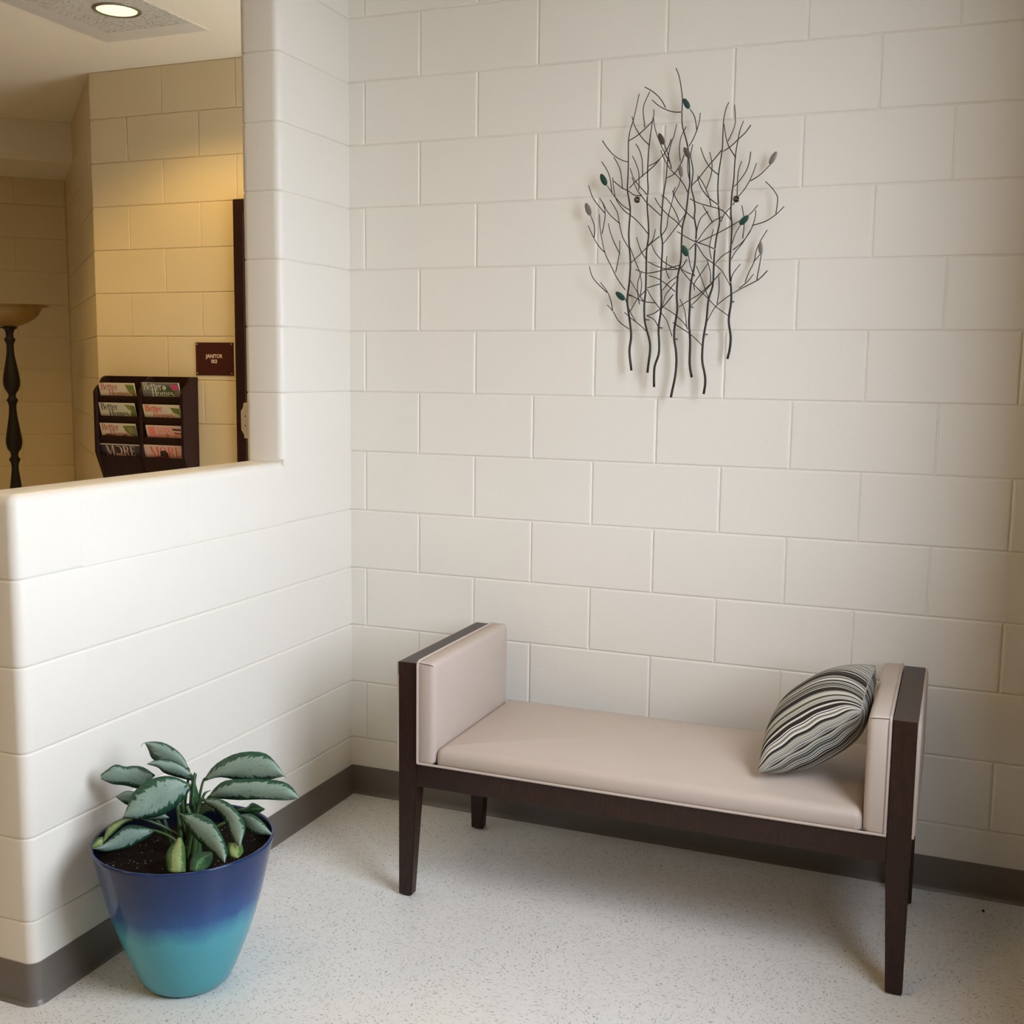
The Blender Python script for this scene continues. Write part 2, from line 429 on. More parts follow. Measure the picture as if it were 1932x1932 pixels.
# ------------------------------------------------------------------ bench
BX0, BX1, BY0, BY1, BH = .521, 1.893, -.647, -.100, .688
PW = .0555
bench = thing('bench', 'long dark wood bench with taupe padded seat and raised padded ends', 'bench', (1.207, -.37, 0))
def sub(name, bm, mat, smooth=False, parent=bench, off=(1.207, -.37, 0), ang=35):
    bmesh.ops.translate(bm, verts=bm.verts, vec=-Vector(off))
    o = mk(name, bm, mat, parent, smooth=smooth)
    if smooth: sharp(o, ang)
    return o
def leg(xo, sx, yo, sy):
    bm = bmesh.new()
    def q(w, d, z): return [(xo, yo, z), (xo+sx*w, yo, z), (xo+sx*w, yo+sy*d, z), (xo, yo+sy*d, z)]
    stack(bm, [q(.040, .030, .004), q(PW, .050, .332), q(PW, .050, .662)])
    bmesh.ops.bevel(bm, geom=list(bm.edges), offset=.0018, segments=2, affect='EDGES')
    l = sub('leg', bm, wood_m)
    gl = lathe(bmesh.new(), [(0, 0), (.011, 0), (.012, .002), (.012, .0045), (0, .0045)], 14, (xo+sx*.02, yo+sy*.015, 0))
    sub('glide', gl, dark_m, parent=l, off=(1.207, -.37, 0))
for xo, sx in ((BX0, 1), (BX1, -1)):
    for yo, sy in ((BY0+.0003, 1), (BY1-.0003, -1)): leg(xo+sx*.0003, sx, yo, sy)
for x0, x1 in ((BX0, BX0+PW), (BX1-PW, BX1)):
    sub('top_rail', bx(x0, x1, BY0, BY1, .650, BH, .0007, 1), wood_m)
    sub('side_rail', bx(x0+.004, x1-.004, BY0+.05, BY1-.05, .332, .397, .0015, 1), wood_m)
for y0, y1 in ((BY0+.0015, BY0+.026), (BY1-.026, BY1-.0015)):
    sub('apron', bx(BX0+PW-.002, BX1-PW+.002, y0, y1, .332, .3965, .0018, 2), wood_m)
SX0, SX1 = .585, 1.829
seat = sub('seat_cushion', pad(SX0+.049, SX1-.049, BY0+.001, BY1-.004, .398, .452, .026, .02, .028), vinyl_m, True)
def flip(bm, x0, mirror):     # pad built in (y, z, depth) -> end pad standing in the y-z plane
    for v in bm.verts:
        y, z, d = v.co; v.co = Vector((x0+(d if not mirror else -d), y, z))
for mir, xb in ((False, .5785), (True, BX1-.0575)):
    bm = pad(BY0-.0015, BY1+.0, .399, .694, 0, .055, .017, .010, .009); flip(bm, xb, mir)
    pd = sub('end_pad', bm, vinyl_m, True)
    s = -1 if mir else 1
    sub('seam', tube(bmesh.new(), [(xb+s*.004, BY0-.0018, .6895), (xb+s*.03, BY0-.002, .6888), (xb+s*.052, BY0-.001, .6858)], .0007, n=5), rack_m, parent=pd)
    xq = xb+s*.003; pts = [(xq, BY0-.003, .402), (xq, BY0-.003, .55)]+[(xq, BY0+.010-.013*math.cos(PI/2*k/6), .681+.013*math.sin(PI/2*k/6)) for k in range(7)]+[(xq, -.4, .6945), (xq, BY1-.01, .694), (xq, BY1-.001, .688)]
    sub('piping', tube(bmesh.new(), pts, .0036, n=7), vinyl_m, True, parent=pd)
sub('piping', tube(bmesh.new(), [(.581, BY0-.003, .4015), (1.0, BY0-.0035, .4005), (1.4, BY0-.0035, .4005), (1.836, BY0-.003, .4015)], .0036, n=7), vinyl_m, True, parent=seat)
for xb, s in ((BX0, -1), (BX1, 1)):
    bm = pad(BY0+.006, BY1-.006, .404, .682, 0, .009, .005, .006, .003); flip(bm, xb, s < 0)
    op = sub('outer_pad', bm, vinyl_m, True)
    P = [(xb+s*.003, BY0+.004, .402), (xb+s*.003, BY0+.004, .684), (xb+s*.003, BY1-.004, .684), (xb+s*.003, BY1-.004, .402), (xb+s*.003, BY0+.004, .402)]
    sub('piping', tube(bmesh.new(), P, .0034, n=6), vinyl_m, True, parent=op)

# ------------------------------------------------------------------ striped pillow
pm = M('striped_woven_cotton', .85, (.5, .5, .5), .2)
uvv = pm.n('SeparateXYZ', {0: pm.uv()}).outputs[1]
cell = pm.math('FLOOR', pm.math('MULTIPLY', pm.math('ADD', uvv, pm.math('MULTIPLY', pm.math('SINE', pm.math('MULTIPLY', uvv, 31.0)), .006)), 116.0))
wn = pm.n('TexWhiteNoise', {'W': cell}, noise_dimensions='1D').outputs[0]
BRN, CRM, GRY, SLT, WHT = (.030, .021, .016), (.47, .43, .34), (.25, .255, .22), (.17, .20, .20), (.66, .65, .61)
pm.col(pm.ramp(wn, ((.0, BRN), (.40, CRM), (.60, GRY), (.74, WHT), (.86, SLT), (.93, (.11, .09, .07))), 'CONSTANT'))
wv = pm.n('TexWave', {'Vector': pm.uv(), 'Scale': 90.0}).outputs[0]
pm.bump(wv, .08, .0006)
A, B, C = Vector((1.508, -.590, .481)), Vector((1.762, -.572, .676)), Vector((1.778, -.300, .738))
D = Vector((1.540, -.280, .545))
bm = bmesh.new(); uvl = bm.loops.layers.uv.new('uv'); NN = 44
nrmv = ((B-A).cross(D-A)).normalized()
if nrmv.z < 0: nrmv = -nrmv
sides = []
def pil(s, t, sg):
    s0, t0 = s, t
    e = lambda q: 1-abs(q)**2.6
    rc = 1-.055*(s*s*t*t)**3; s *= rc; t *= rc
    # edges bow in between the corners
    s2 = s*(1-.09*(1-t*t)*abs(s)); t2 = t*(1-.09*(1-s*s)*abs(t))
    a, b = (s2+1)/2, (t2+1)/2
    p = A*(1-a)*(1-b)+B*a*(1-b)+C*a*b+D*(1-a)*b
    h = max(0, e(s0))**.62*max(0, e(t0))**.62
    wr = .0020*math.sin(s*13+t*3)*math.exp(-((abs(t)-.93)/.12)**2)+.0022*math.sin(t*15+s*4)*math.exp(-((abs(s)-.93)/.12)**2)
    return p+nrmv*sg*(h*(.092 if sg > 0 else .094)+wr*(1 if h > 0 else 0)) - Vector((0, 0, 0))
grid = {}
for sg in (1, -1):
    for i in range(NN+1):
        for j in range(NN+1):
            edge = i in (0, NN) or j in (0, NN)
            key = (0 if edge else sg, i, j)
            if key not in grid: grid[key] = bm.verts.new(pil(math.sin(PI/2*(2*i/NN-1)), math.sin(PI/2*(2*j/NN-1)), sg))
    for i in range(NN):
        for j in range(NN):
            ks = [(i, j), (i+1, j), (i+1, j+1), (i, j+1)]
            vs = [grid[(0 if (a in (0, NN) or b in (0, NN)) else sg, a, b)] for a, b in ks]
            f = bm.faces.new(vs if sg > 0 else vs[::-1])
            for lo in f.loops:
                a, b = ks[vs.index(lo.vert)]
                lo[uvl].uv = (a/NN, (b/NN)+(.0 if sg > 0 else 1.0-2*b/NN-1.0+0.0))
pillow = mk('throw_pillow', bm, pm.m, smooth=True)
pillow['label'] = 'striped throw pillow in brown, cream and grey leaning on the bench end'; pillow['category'] = 'pillow'
loop = []
for s in range(0, NN+1): loop.append(grid_pt := pil(math.sin(PI/2*(2*s/NN-1)), -1, 1))
for s in range(1, NN+1): loop.append(pil(1, math.sin(PI/2*(2*s/NN-1)), 1))
for s in range(1, NN+1): loop.append(pil(math.sin(PI/2*(1-2*s/NN)), 1, 1))
for s in range(1, NN+1): loop.append(pil(-1, math.sin(PI/2*(1-2*s/NN)), 1))
seam_m = M('pillow_seam', .85, (.33, .31, .27), .2).m
mk('seam', tube(bmesh.new(), loop, .0022, n=5), seam_m, pillow, smooth=True)

# ------------------------------------------------------------------ potted plant
PX, PY = .247, -1.247; PHT, PR, PB = .3655, .215, .090
plant = thing('potted_plant', 'silver-leaved potted plant in a glazed navy and turquoise pot on the floor', 'plant', (PX, PY, 0))
def psub(name, bm, mat, smooth=True, parent=plant):
    bmesh.ops.translate(bm, verts=bm.verts, vec=(-PX, -PY, 0)); return mk(name, bm, mat, parent, smooth=smooth)
pot_m = M('two_tone_glaze', .12, (.05, .2, .3), .6)
z = pot_m.n('SeparateXYZ', {0: pot_m.obj()}).outputs[2]
nz = pot_m.noise(pot_m.mapv(pot_m.obj(), (1, 1, .5)), 14, 4, .6)
zz = pot_m.math('ADD', pot_m.math('DIVIDE', z, PHT), pot_m.math('MULTIPLY', pot_m.math('SUBTRACT', nz, .5), .16))
pot_m.col(pot_m.ramp(zz, ((.0, (.075, .34, .39)), (.46, (.075, .35, .43)), (.55, (.045, .20, .35)), (.62, (.024, .085, .25)), (.76, (.017, .048, .16)), (.97, (.012, .030, .10)))))
pot_m.b.inputs['Specular IOR Level'].default_value = .38
inner_m = M('pot_inside', .3, (.003, .0045, .011), .15).m
prof = [(0, 0), (.086, 0), (.097, .003), (.107, .012), (.118, .033), (.135, .075), (.1525, .120), (.169, .170), (.1845, .225), (.198, .285), (.2085, .335), (.2135, .356), (.2150, .3625), (.2138, .3655), (.2105, .3660), (.2085, .3635), (.2050, .345), (.198, .30), (.192, .275)]
pot = psub('pot', lathe(bmesh.new(), prof, 72, (PX, PY, 0)), pot_m.m)
pot.data.materials.append(inner_m)
for i, f in enumerate(pot.data.polygons):
    if i//72 >= 15: f.material_index = 1
soil_m = M('potting_soil', .95, (.012, .009, .007), .05); p = soil_m.obj()
fl = soil_m.ramp(soil_m.n('TexVoronoi', {'Vector': p, 'Scale': 95.0}).outputs['Distance'], ((.12, (1, 1, 1)), (.17, (0, 0, 0))))
pick = soil_m.ramp(soil_m.noise(p, 22, 1), ((.50, (0, 0, 0)), (.54, (1, 1, 1))))
soil_m.col(soil_m.mix(soil_m.math('MULTIPLY', fl, pick), soil_m.mix(soil_m.noise(p, 60, 3), (.004, .003, .0025), (.017, .011, .008)), (.42, .36, .29)))
soil_m.bump(soil_m.noise(p, 70, 4), .9, .006)
bm = bmesh.new(); R = []
for r in (.2015, .17, .13, .09, .05, .015):
    R.append([(PX+r*math.cos(2*PI*k/40), PY+r*math.sin(2*PI*k/40), .318+.012*(1-r/.2)+random.uniform(-.0035, .0035)) for k in range(40)])
soil = psub('soil', stack(bm, R, False, True), soil_m.m)

def leaf_mat(name, kind):
    m = M(name, .46, (.1, .2, .1), .35); u = m.uv(); s = m.n('SeparateXYZ', {0: u}); U, V = s.outputs[0], s.outputs[1]
    v = m.math('ABSOLUTE', m.math('SUBTRACT', m.math('MULTIPLY', V, 2.0), 1.0))
    ob = m.n('ObjectInfo').outputs['Random']
    sh = m.n('CombineXYZ', {0: m.math('MULTIPLY', ob, 40.0), 1: m.math('MULTIPLY', ob, 17.0)}).outputs[0]
    # streaks follow the side veins: they run outward and forward
    q = m.n('CombineXYZ', {0: m.math('MULTIPLY', m.math('SUBTRACT', U, m.math('MULTIPLY', v, .22)), 21.0), 1: m.math('MULTIPLY', V, 2.2)}).outputs[0]
    q = m.n('VectorMath', {0: q, 1: sh}, operation='ADD').outputs[0]
    n1 = m.noise(q, 1.0, 4, .65); n2 = m.noise(q, 2.3, 3, .6)
    thr = {'s': .70, 'y': .52, 'd': .2}[kind]
    sil = m.math('ADD', m.math('SUBTRACT', thr, v), m.math('MULTIPLY', m.math('SUBTRACT', n1, .5), 1.15))
    msk = m.ramp(sil, ((.0, (0, 0, 0)), (.05, (1, 1, 1))))
    spot = m.ramp(n2, ((.63, (1, 1, 1)), (.67, (0, 0, 0))))
    msk = m.math('MULTIPLY', msk, spot)
    if kind == 'y': g, sv = ((.035, .095, .022), (.075, .16, .035)), ((.20, .27, .10), (.30, .36, .14))
    elif kind == 'd': g, sv = ((.016, .060, .022), (.030, .10, .035)), ((.05, .14, .06), (.09, .2, .09))
    else: g, sv = ((.010, .046, .028), (.028, .095, .050)), ((.165, .255, .205), (.25, .345, .29))
    green = m.mix(m.ramp(n2, ((.4, (0, 0, 0)), (.6, (1, 1, 1)))), *g); silver = m.mix(m.noise(u, 6, 2), *sv)
    rib = m.ramp(v, ((.02, (1, 1, 1)), (.06, (0, 0, 0))))
    c = m.mix(msk, green, silver); c = m.mix(m.math('MULTIPLY', rib, .35), c, (.22, .33, .22)); m.col(c)
    if 'Subsurface Weight' in m.b.inputs: m.b.inputs['Subsurface Weight'].default_value = .0
    wv = m.math('SINE', m.math('MULTIPLY', m.math('SUBTRACT', U, m.math('MULTIPLY', v, .16)), 95.0))
    return m.bump(wv, .06, .0008).m
leafm = {k: leaf_mat('leaf_'+n, k) for k, n in (('s', 'silver_variegated'), ('y', 'yellow_green'), ('d', 'dark_green'))}
stem_m = M('petiole_green', .45, (.055, .115, .04)).m
LEAVES = [([[[249,-1224,526],[231,-1223,555],[203,-1227,577],[171,-1234,588],[135,-1244,585],[124,-1246,574]],[[251,-1228,522],[232,-1236,549],[199,-1243,566],[171,-1248,578],[141,-1254,588],[126,-1248,575]],[[246,-1226,515],[202,-1237,534],[161,-1248,546],[146,-1246,568],[133,-1245,584],[123,-1246,573]]],'s'),
([[[265,-1230,516],[242,-1241,541],[216,-1255,557],[188,-1271,557],[173,-1284,549]],[[266,-1234,512],[246,-1253,536],[221,-1267,543],[197,-1281,552],[174,-1287,550]],[[262,-1233,503],[234,-1248,512],[206,-1263,524],[193,-1271,539],[173,-1284,548]]],'s'),
([[[160,-1240,504],[136,-1252,524],[115,-1263,529],[98,-1275,528],[77,-1287,534],[50,-1305,511]],[[152,-1249,492],[135,-1268,504],[120,-1277,511],[103,-1288,513],[83,-1300,514],[53,-1309,505]],[[132,-1256,469],[116,-1266,474],[103,-1275,480],[91,-1284,484],[74,-1294,487],[51,-1306,500]]],'s'),
([[[123,-1271,467],[110,-1279,470],[100,-1287,468],[86,-1298,459]],[[125,-1273,461],[115,-1285,463],[105,-1293,461],[86,-1299,459]],[[121,-1274,450],[114,-1282,438],[107,-1288,439],[86,-1298,458]]],'s'),
([[[275,-1250,501],[240,-1276,525],[208,-1306,525],[177,-1337,499],[168,-1364,448]],[[275,-1254,499],[245,-1293,499],[219,-1322,482],[195,-1351,462],[169,-1368,448]],[[275,-1250,493],[262,-1276,463],[231,-1308,438],[193,-1340,435],[165,-1366,444]]],'s'),
([[[169,-1312,429],[191,-1299,435],[213,-1286,437],[228,-1279,422]],[[171,-1314,425],[195,-1305,429],[218,-1292,428],[230,-1280,422]],[[170,-1313,421],[192,-1301,418],[214,-1288,417],[229,-1279,420]]],'s'),
([[[198,-1295,391],[172,-1316,406],[149,-1338,410],[126,-1363,385],[112,-1384,371],[104,-1400,372]],[[200,-1298,391],[181,-1327,393],[153,-1353,382],[133,-1375,373],[122,-1393,372],[106,-1403,372]],[[198,-1295,388],[192,-1312,378],[164,-1338,360],[128,-1367,352],[112,-1385,357],[106,-1399,369]]],'s'),
([[[161,-1326,427],[137,-1347,426],[120,-1366,412],[118,-1382,379]],[[164,-1329,426],[152,-1354,426],[136,-1373,411],[120,-1385,380]],[[162,-1327,422],[151,-1343,418],[137,-1361,401],[118,-1383,377]]],'y'),
([[[119,-1380,395],[109,-1388,392],[104,-1395,382],[102,-1400,374]],[[120,-1383,382],[117,-1392,383],[111,-1399,379],[103,-1402,374]],[[119,-1384,367],[112,-1390,365],[107,-1395,368],[102,-1400,372]]],'y'),
([[[288,-1323,397],[283,-1351,379],[293,-1372,368],[313,-1391,347]],[[296,-1324,400],[312,-1354,386],[325,-1374,370],[334,-1387,348]],[[299,-1319,396],[319,-1336,384],[336,-1356,364],[351,-1376,348]]],'y'),
([[[365,-1297,366],[344,-1326,372],[343,-1349,361],[355,-1368,347]],[[369,-1299,363],[368,-1328,367],[368,-1350,362],[372,-1365,349]],[[369,-1296,358],[380,-1314,355],[386,-1334,350],[386,-1356,351]]],'d'),
([[[285,-1307,450],[335,-1305,458],[381,-1308,446],[416,-1318,412],[436,-1333,392],[442,-1352,377]],[[288,-1310,450],[342,-1320,439],[382,-1326,418],[413,-1336,400],[434,-1349,390],[444,-1355,378]],[[285,-1307,447],[317,-1318,419],[358,-1324,394],[396,-1330,381],[420,-1341,376],[442,-1352,376]]],'s'),
([[[312,-1260,473],[354,-1262,484],[397,-1265,477],[432,-1273,457],[454,-1287,436],[455,-1311,400]],[[315,-1264,473],[369,-1272,472],[406,-1279,458],[431,-1291,440],[449,-1306,422],[457,-1315,402]],[[313,-1260,469],[351,-1266,458],[381,-1275,446],[406,-1288,428],[427,-1301,411],[453,-1312,400]]],'s'),
([[[288,-1222,503],[318,-1214,545],[371,-1197,576],[431,-1181,581],[465,-1179,562],[496,-1180,527]],[[291,-1226,504],[341,-1224,530],[390,-1211,547],[434,-1201,551],[475,-1194,548],[498,-1184,529]],[[289,-1222,501],[329,-1213,515],[374,-1204,511],[411,-1199,510],[455,-1189,519],[493,-1181,532]]],'s'),
([[[314,-1238,471],[336,-1236,500],[372,-1230,521],[465,-1203,526],[515,-1195,518],[544,-1199,491]],[[317,-1242,472],[363,-1244,494],[419,-1231,504],[475,-1219,505],[520,-1213,503],[546,-1202,492]],[[315,-1238,469],[353,-1233,471],[399,-1226,473],[452,-1215,479],[508,-1203,481],[544,-1199,490]]],'s'),
([[[393,-1222,435],[428,-1225,442],[462,-1231,432],[494,-1240,410]],[[397,-1225,432],[433,-1238,428],[465,-1245,421],[496,-1243,411]],[[401,-1221,423],[419,-1234,406],[448,-1241,402],[493,-1240,408]]],'s'),
([[[363,-1191,431],[390,-1190,441],[409,-1191,455],[443,-1190,444]],[[366,-1194,430],[396,-1199,436],[417,-1201,445],[444,-1193,445]],[[365,-1191,427],[394,-1191,423],[416,-1193,427],[441,-1191,442]]],'d'),
([[[417,-1304,401],[421,-1315,389],[431,-1323,376],[457,-1324,378]],[[434,-1300,401],[441,-1316,391],[449,-1324,384],[460,-1325,380]],[[447,-1293,399],[457,-1301,386],[459,-1312,381],[459,-1323,379]]],'y'),
([[[296,-1246,464],[301,-1238,480],[307,-1232,483],[312,-1226,484]],[[299,-1246,464],[305,-1240,479],[309,-1234,483],[313,-1227,484]],[[303,-1243,465],[305,-1237,476],[308,-1232,481],[312,-1226,483]]],'d'),
([[[274,-1258,445],[274,-1253,479],[275,-1249,506],[279,-1244,530]],[[284,-1257,449],[287,-1260,483],[288,-1256,509],[284,-1246,530]],[[293,-1247,462],[291,-1246,482],[284,-1246,504],[285,-1242,525]]],'d'),
([[[294,-1251,435],[302,-1256,456],[318,-1259,466],[337,-1262,469]],[[301,-1250,432],[315,-1258,449],[331,-1261,459],[344,-1262,459]],[[305,-1247,429],[322,-1250,437],[336,-1255,443],[350,-1260,444]]],'s')]
SEG = 14
for (ea, mi, eb), kind in LEAVES:
    def rs(L):
        c = cr([tuple(q/1000 for q in t) for t in L], 8); n = len(c)-1
        return [c[int(i*n/SEG)].lerp(c[min(n, int(i*n/SEG)+1)], i*n/SEG-int(i*n/SEG)) for i in range(SEG+1)]
    a, m_, b = rs(ea), rs(mi), rs(eb)
    bm = bmesh.new(); uvl = bm.loops.layers.uv.new('uv'); W = 8; G = []
    for i in range(SEG+1):
        row = []
        for j in range(W+1):
            t = j/W
            # quadratic through edge, midrib, edge
            p = a[i]*(2*(t-.5)*(t-1)) + m_[i]*(4*t*(1-t)) + b[i]*(2*t*(t-.5))
            row.append(bm.verts.new(p))
        G.append(row)
    for i in range(SEG):
        for j in range(W):
            f = bm.faces.new((G[i][j], G[i+1][j], G[i+1][j+1], G[i][j+1]))
            for lo, (x, y) in zip(f.loops, ((i, j), (i+1, j), (i+1, j+1), (i, j+1))): lo[uvl].uv = (x/SEG, y/W)
    o = psub('leaf', bm, leafm[kind])
    sm = o.modifiers.new('thickness', 'SOLIDIFY'); sm.thickness = .0007; sm.offset = 0
    if kind in 's':
        st = Vector((.262+random.uniform(-.028, .028), -1.252+random.uniform(-.025, .025), .322)); en = m_[0]
        if (en-st).length > .05:
            mid = st.lerp(en, .55)+Vector((0, 0, .012))
            tb = tube(bmesh.new(), cr([st, mid, en, en.lerp(m_[2], .5)-Vector((0, 0, .001))], 5), .0046, .0022, 7)
            psub('petiole', tb, stem_m, parent=o)
bm = bmesh.new()
for k in range(5):
    x, y = .268+random.uniform(-.022, .022), -1.252+random.uniform(-.02, .02)
    s = psub('stem', tube(bmesh.new(), cr([(x, y, .318), (x+random.uniform(-.008, .008), y, .39), (x+random.uniform(-.02, .02), y+random.uniform(-.01, .01), .455+.012*k)], 5), .0075, .004, 8), stem_m)
bm.free()

# ------------------------------------------------------------------ metal branch sculpture on the back wall
sc_m = M('dark_wire', .38, (.030, .022, .017), .5, .55).m
weld_m = M('silver_weld', .3, (.55, .53, .50), .5, .8).m
lcol = {'t': (.030, .075, .082), 'd': (.075, .065, .05), 'b': (.115, .095, .085), 'g': (.22, .195, .18), 'n': (.016, .070, .050)}
lmats = {k: M('enamel_leaf_'+k, .4, v, .5, .3).m for k, v in lcol.items()}
TRUNKS = '1003,1505 995,1563 999,1601 997,1635 986,1704 986,1732 991,1773 993,1831 986,1909 989,1977 985,2007 978,2041 978,2078 978,2122 976,2182 981,2218 991,2251 1005,2318;1054,1499 1057,1528 1061,1566 1059,1594 1050,1625 1042,1659 1040,1704 1043,1745 1042,1833 1042,1864 1046,1901 1045,1934 1038,2002 1040,2042 1037,2085 1039,2152 1043,2191 1049,2237 1053,2255 1052,2269;1077,1456 1076,1497 1078,1522 1088,1553 1089,1584 1085,1635 1090,1680 1091,1720 1087,1765 1087,1812 1089,1879 1083,1913 1084,1950 1087,2006 1091,2039 1096,2072 1099,2122 1107,2164 1116,2190 1123,2222;1129,1426 1133,1450 1140,1491 1142,1533 1139,1567 1133,1601 1133,1635 1140,1686 1137,1730 1139,1784 1144,1811 1148,1837 1148,1888 1150,1931 1158,1964 1162,2000 1164,2029 1167,2052 1164,2095 1159,2145 1151,2178 1143,2201 1137,2227 1136,2260 1136,2293 1133,2315 1129,2338 1123,2362 1114,2382;1190,1487 1183,1526 1183,1584 1181,1618 1178,1648 1179,1696 1178,1719 1180,1763 1186,1796 1190,1826 1190,1883 1190,1919 1183,1953 1184,1979 1179,2009 1171,2039 1174,2078 1172,2101 1166,2128 1167,2144 1171,2163;1229,1438 1233,1472 1230,1499 1222,1533 1221,1574 1224,1615 1230,1658 1233,1715 1244,1755 1245,1802 1245,1835 1248,1881 1253,1911 1258,1940 1255,1966 1250,2026 1251,2074 1256,2113 1260,2148 1260,2194 1261,2226 1266,2254 1274,2273;1295,1542 1301,1574 1302,1608 1295,1648 1296,1675 1300,1711 1298,1751 1293,1794 1293,1840 1295,1883 1295,1932 1291,1965 1293,2024 1296,2056 1297,2104 1299,2136 1303,2165 1308,2194 1317,2219'
BRANCH = '977,2123 955,2131 929,2148 907,2173 896,2190;932,2140 948,2117 959,2089 962,2045;1022,2023 997,2027 978,2040 960,2049 942,2062 932,2071;895,2128 912,2105 924,2078 930,2033;913,2058 937,2025 962,1998 987,1982;931,2081 933,2054 939,2023 951,2002 969,1981 998,1960 1024,1935 1046,1909;984,2105 995,2074 1014,2050 1028,2036 1039,2023;990,2078 1007,2043 1025,2019 1043,1998 1083,1962;984,2046 1006,2065 1034,2085 1061,2107 1078,2129;1040,2108 1065,2120 1088,2145 1100,2164 1107,2182;1000,2174 1014,2153 1023,2123 1024,2079;990,2140 1003,2117 1013,2087 1013,2040;976,2184 1003,2197 1030,2218 1049,2237;986,2254 997,2224 1017,2193 1041,2168;1039,2321 1025,2284 1023,2262 1027,2218;1022,2336 1045,2322 1064,2306 1077,2290 1087,2272;1045,2298 1063,2282 1088,2268 1112,2260 1136,2257;1051,2246 1056,2216 1070,2179 1088,2142 1105,2112 1110,2095;1086,2169 1099,2142 1108,2111 1111,2095;1077,2151 1089,2122 1107,2095 1132,2071 1150,2047 1163,2023;1097,2071 1118,2083 1138,2113 1147,2135;1158,2127 1159,2095 1165,2062;1150,2214 1137,2185 1133,2153 1136,2116;1160,2263 1176,2238 1183,2199;1191,2250 1190,2227 1183,2199 1173,2176 1160,2156;1140,2075 1136,2047 1123,2021 1119,2002 1108,1959 1103,1926 1088,1906;1124,2043 1121,2028 1120,2015;1116,2033 1134,2001 1156,1974 1182,1949;1083,2022 1103,2006 1125,1975 1140,1941;1062,2015 1082,1987 1108,1961 1129,1945 1149,1924;1171,2044 1191,2061 1217,2092 1239,2117 1259,2142;1195,2152 1209,2119 1227,2092 1251,2071;1222,2138 1228,2108 1227,2076 1215,2034;1189,2073 1204,2054 1217,2030 1227,2004 1231,1984;1189,2068 1202,2038 1223,2010 1253,1986;1262,2137 1285,2149 1304,2165 1324,2183 1339,2205;1262,2213 1265,2187 1275,2154 1299,2117;1290,2265 1293,2233 1291,2204 1275,2165;1296,2036 1309,2050 1328,2077 1337,2102 1341,2132;1316,2107 1309,2081 1307,2049 1307,2007;1401,2095 1380,2071 1361,2057 1342,2049;1359,2099 1351,2072 1341,2049 1329,2028 1310,2005 1295,1984;1386,2047 1405,2028 1419,2008 1422,1992 1419,1954;1442,1974 1421,1952 1392,1934 1353,1924;1361,1969 1359,1946 1347,1911 1325,1879 1299,1857;1367,1982 1349,1961 1329,1947 1297,1929 1254,1907 1197,1881;1320,1928 1304,1902 1297,1873;1321,1983 1328,1951 1330,1921 1327,1889;1350,1914 1325,1876 1306,1853 1295,1830;1168,2008 1200,1992 1255,1975 1275,1962 1292,1942;1291,1981 1272,1959 1261,1937;1208,1986 1225,1961 1237,1939;1224,1969 1205,1949 1195,1919 1191,1890;1193,1884 1216,1915 1239,1939 1265,1953;1133,1915 1162,1897 1190,1883 1217,1874 1247,1861;1093,1881 1113,1902 1136,1931 1158,1964;1241,1918 1236,1888 1233,1862 1238,1832;1170,1844 1178,1813 1190,1783;1170,1860 1180,1867 1190,1880;1383,1845 1381,1815 1373,1770;1397,1911 1378,1881 1366,1852 1361,1822 1348,1793 1339,1764;1380,1843 1370,1832 1361,1822;862,1973 874,1940 875,1903;856,1942 875,1903 892,1878 911,1860;891,1974 896,1926 912,1860 933,1819 953,1781 979,1746;855,2061 874,2019 908,1977;891,2022 904,1997 908,1966 901,1916;899,2011 919,1976 956,1944;924,2015 948,1979 957,1944 968,1903 986,1872;919,1947 930,1904 958,1854;957,1894 958,1854 947,1800;863,1819 879,1782 921,1740;899,1771 921,1740 932,1712 939,1684;922,1703 939,1684 959,1653 993,1630;978,1722 995,1680 1012,1653;977,1680 1003,1660 1032,1639 1051,1620;1302,1731 1324,1744 1356,1760 1379,1773 1402,1796;1363,1786 1346,1763 1323,1746;1324,1816 1305,1787 1298,1764;1232,1653 1251,1688 1274,1711 1302,1731;1293,1668 1254,1695 1226,1722 1180,1766 1147,1804;1219,1581 1188,1611 1128,1649;1095,1697 1130,1676 1159,1652 1177,1628;1147,1718 1161,1686 1170,1638;1144,1694 1164,1709 1198,1729 1222,1749 1243,1769 1266,1793;1182,1699 1199,1716 1242,1762;1298,1751 1282,1781 1268,1801 1247,1818 1219,1839 1193,1876;1250,1818 1270,1838 1293,1854;1046,1670 1067,1675 1084,1686 1098,1696 1127,1732;1046,1670 1067,1659 1082,1639;1091,1680 1113,1652 1125,1621 1128,1608;1047,1752 1071,1758 1085,1763;995,1828 1026,1857 1054,1884 1081,1903;1057,1880 1069,1856 1091,1832 1116,1815 1144,1804;1045,1830 1073,1816 1109,1806 1144,1809 1164,1834;1008,1807 1042,1796 1084,1802 1143,1817;1049,1789 1085,1775 1132,1740;990,1872 1005,1838 1020,1803;1009,1902 1026,1861 1041,1837;992,1776 1015,1738 1037,1711;990,1734 1030,1714 1073,1707;1047,1748 1065,1721 1088,1690;1224,1835 1234,1795 1237,1762;1261,1782 1265,1745 1259,1702;1229,1822 1213,1796 1190,1763 1191,1743;1194,1813 1210,1776 1226,1735 1233,1719;1144,1811 1158,1800 1179,1790;1104,1845 1104,1805 1113,1778;1028,1803 1014,1769 1015,1735 1023,1704;1021,1800 1029,1766 1026,1731;995,1680 1016,1714 1043,1745;1067,1924 1057,1894 1043,1874;1093,1744 1114,1767 1141,1787;1095,1697 1101,1730 1121,1757 1131,1767'
dec = lambda s: [[tuple(int(q)/1000 for q in t.split(',')) for t in l.split(' ')] for l in s.split(';')]
SCY = -.045
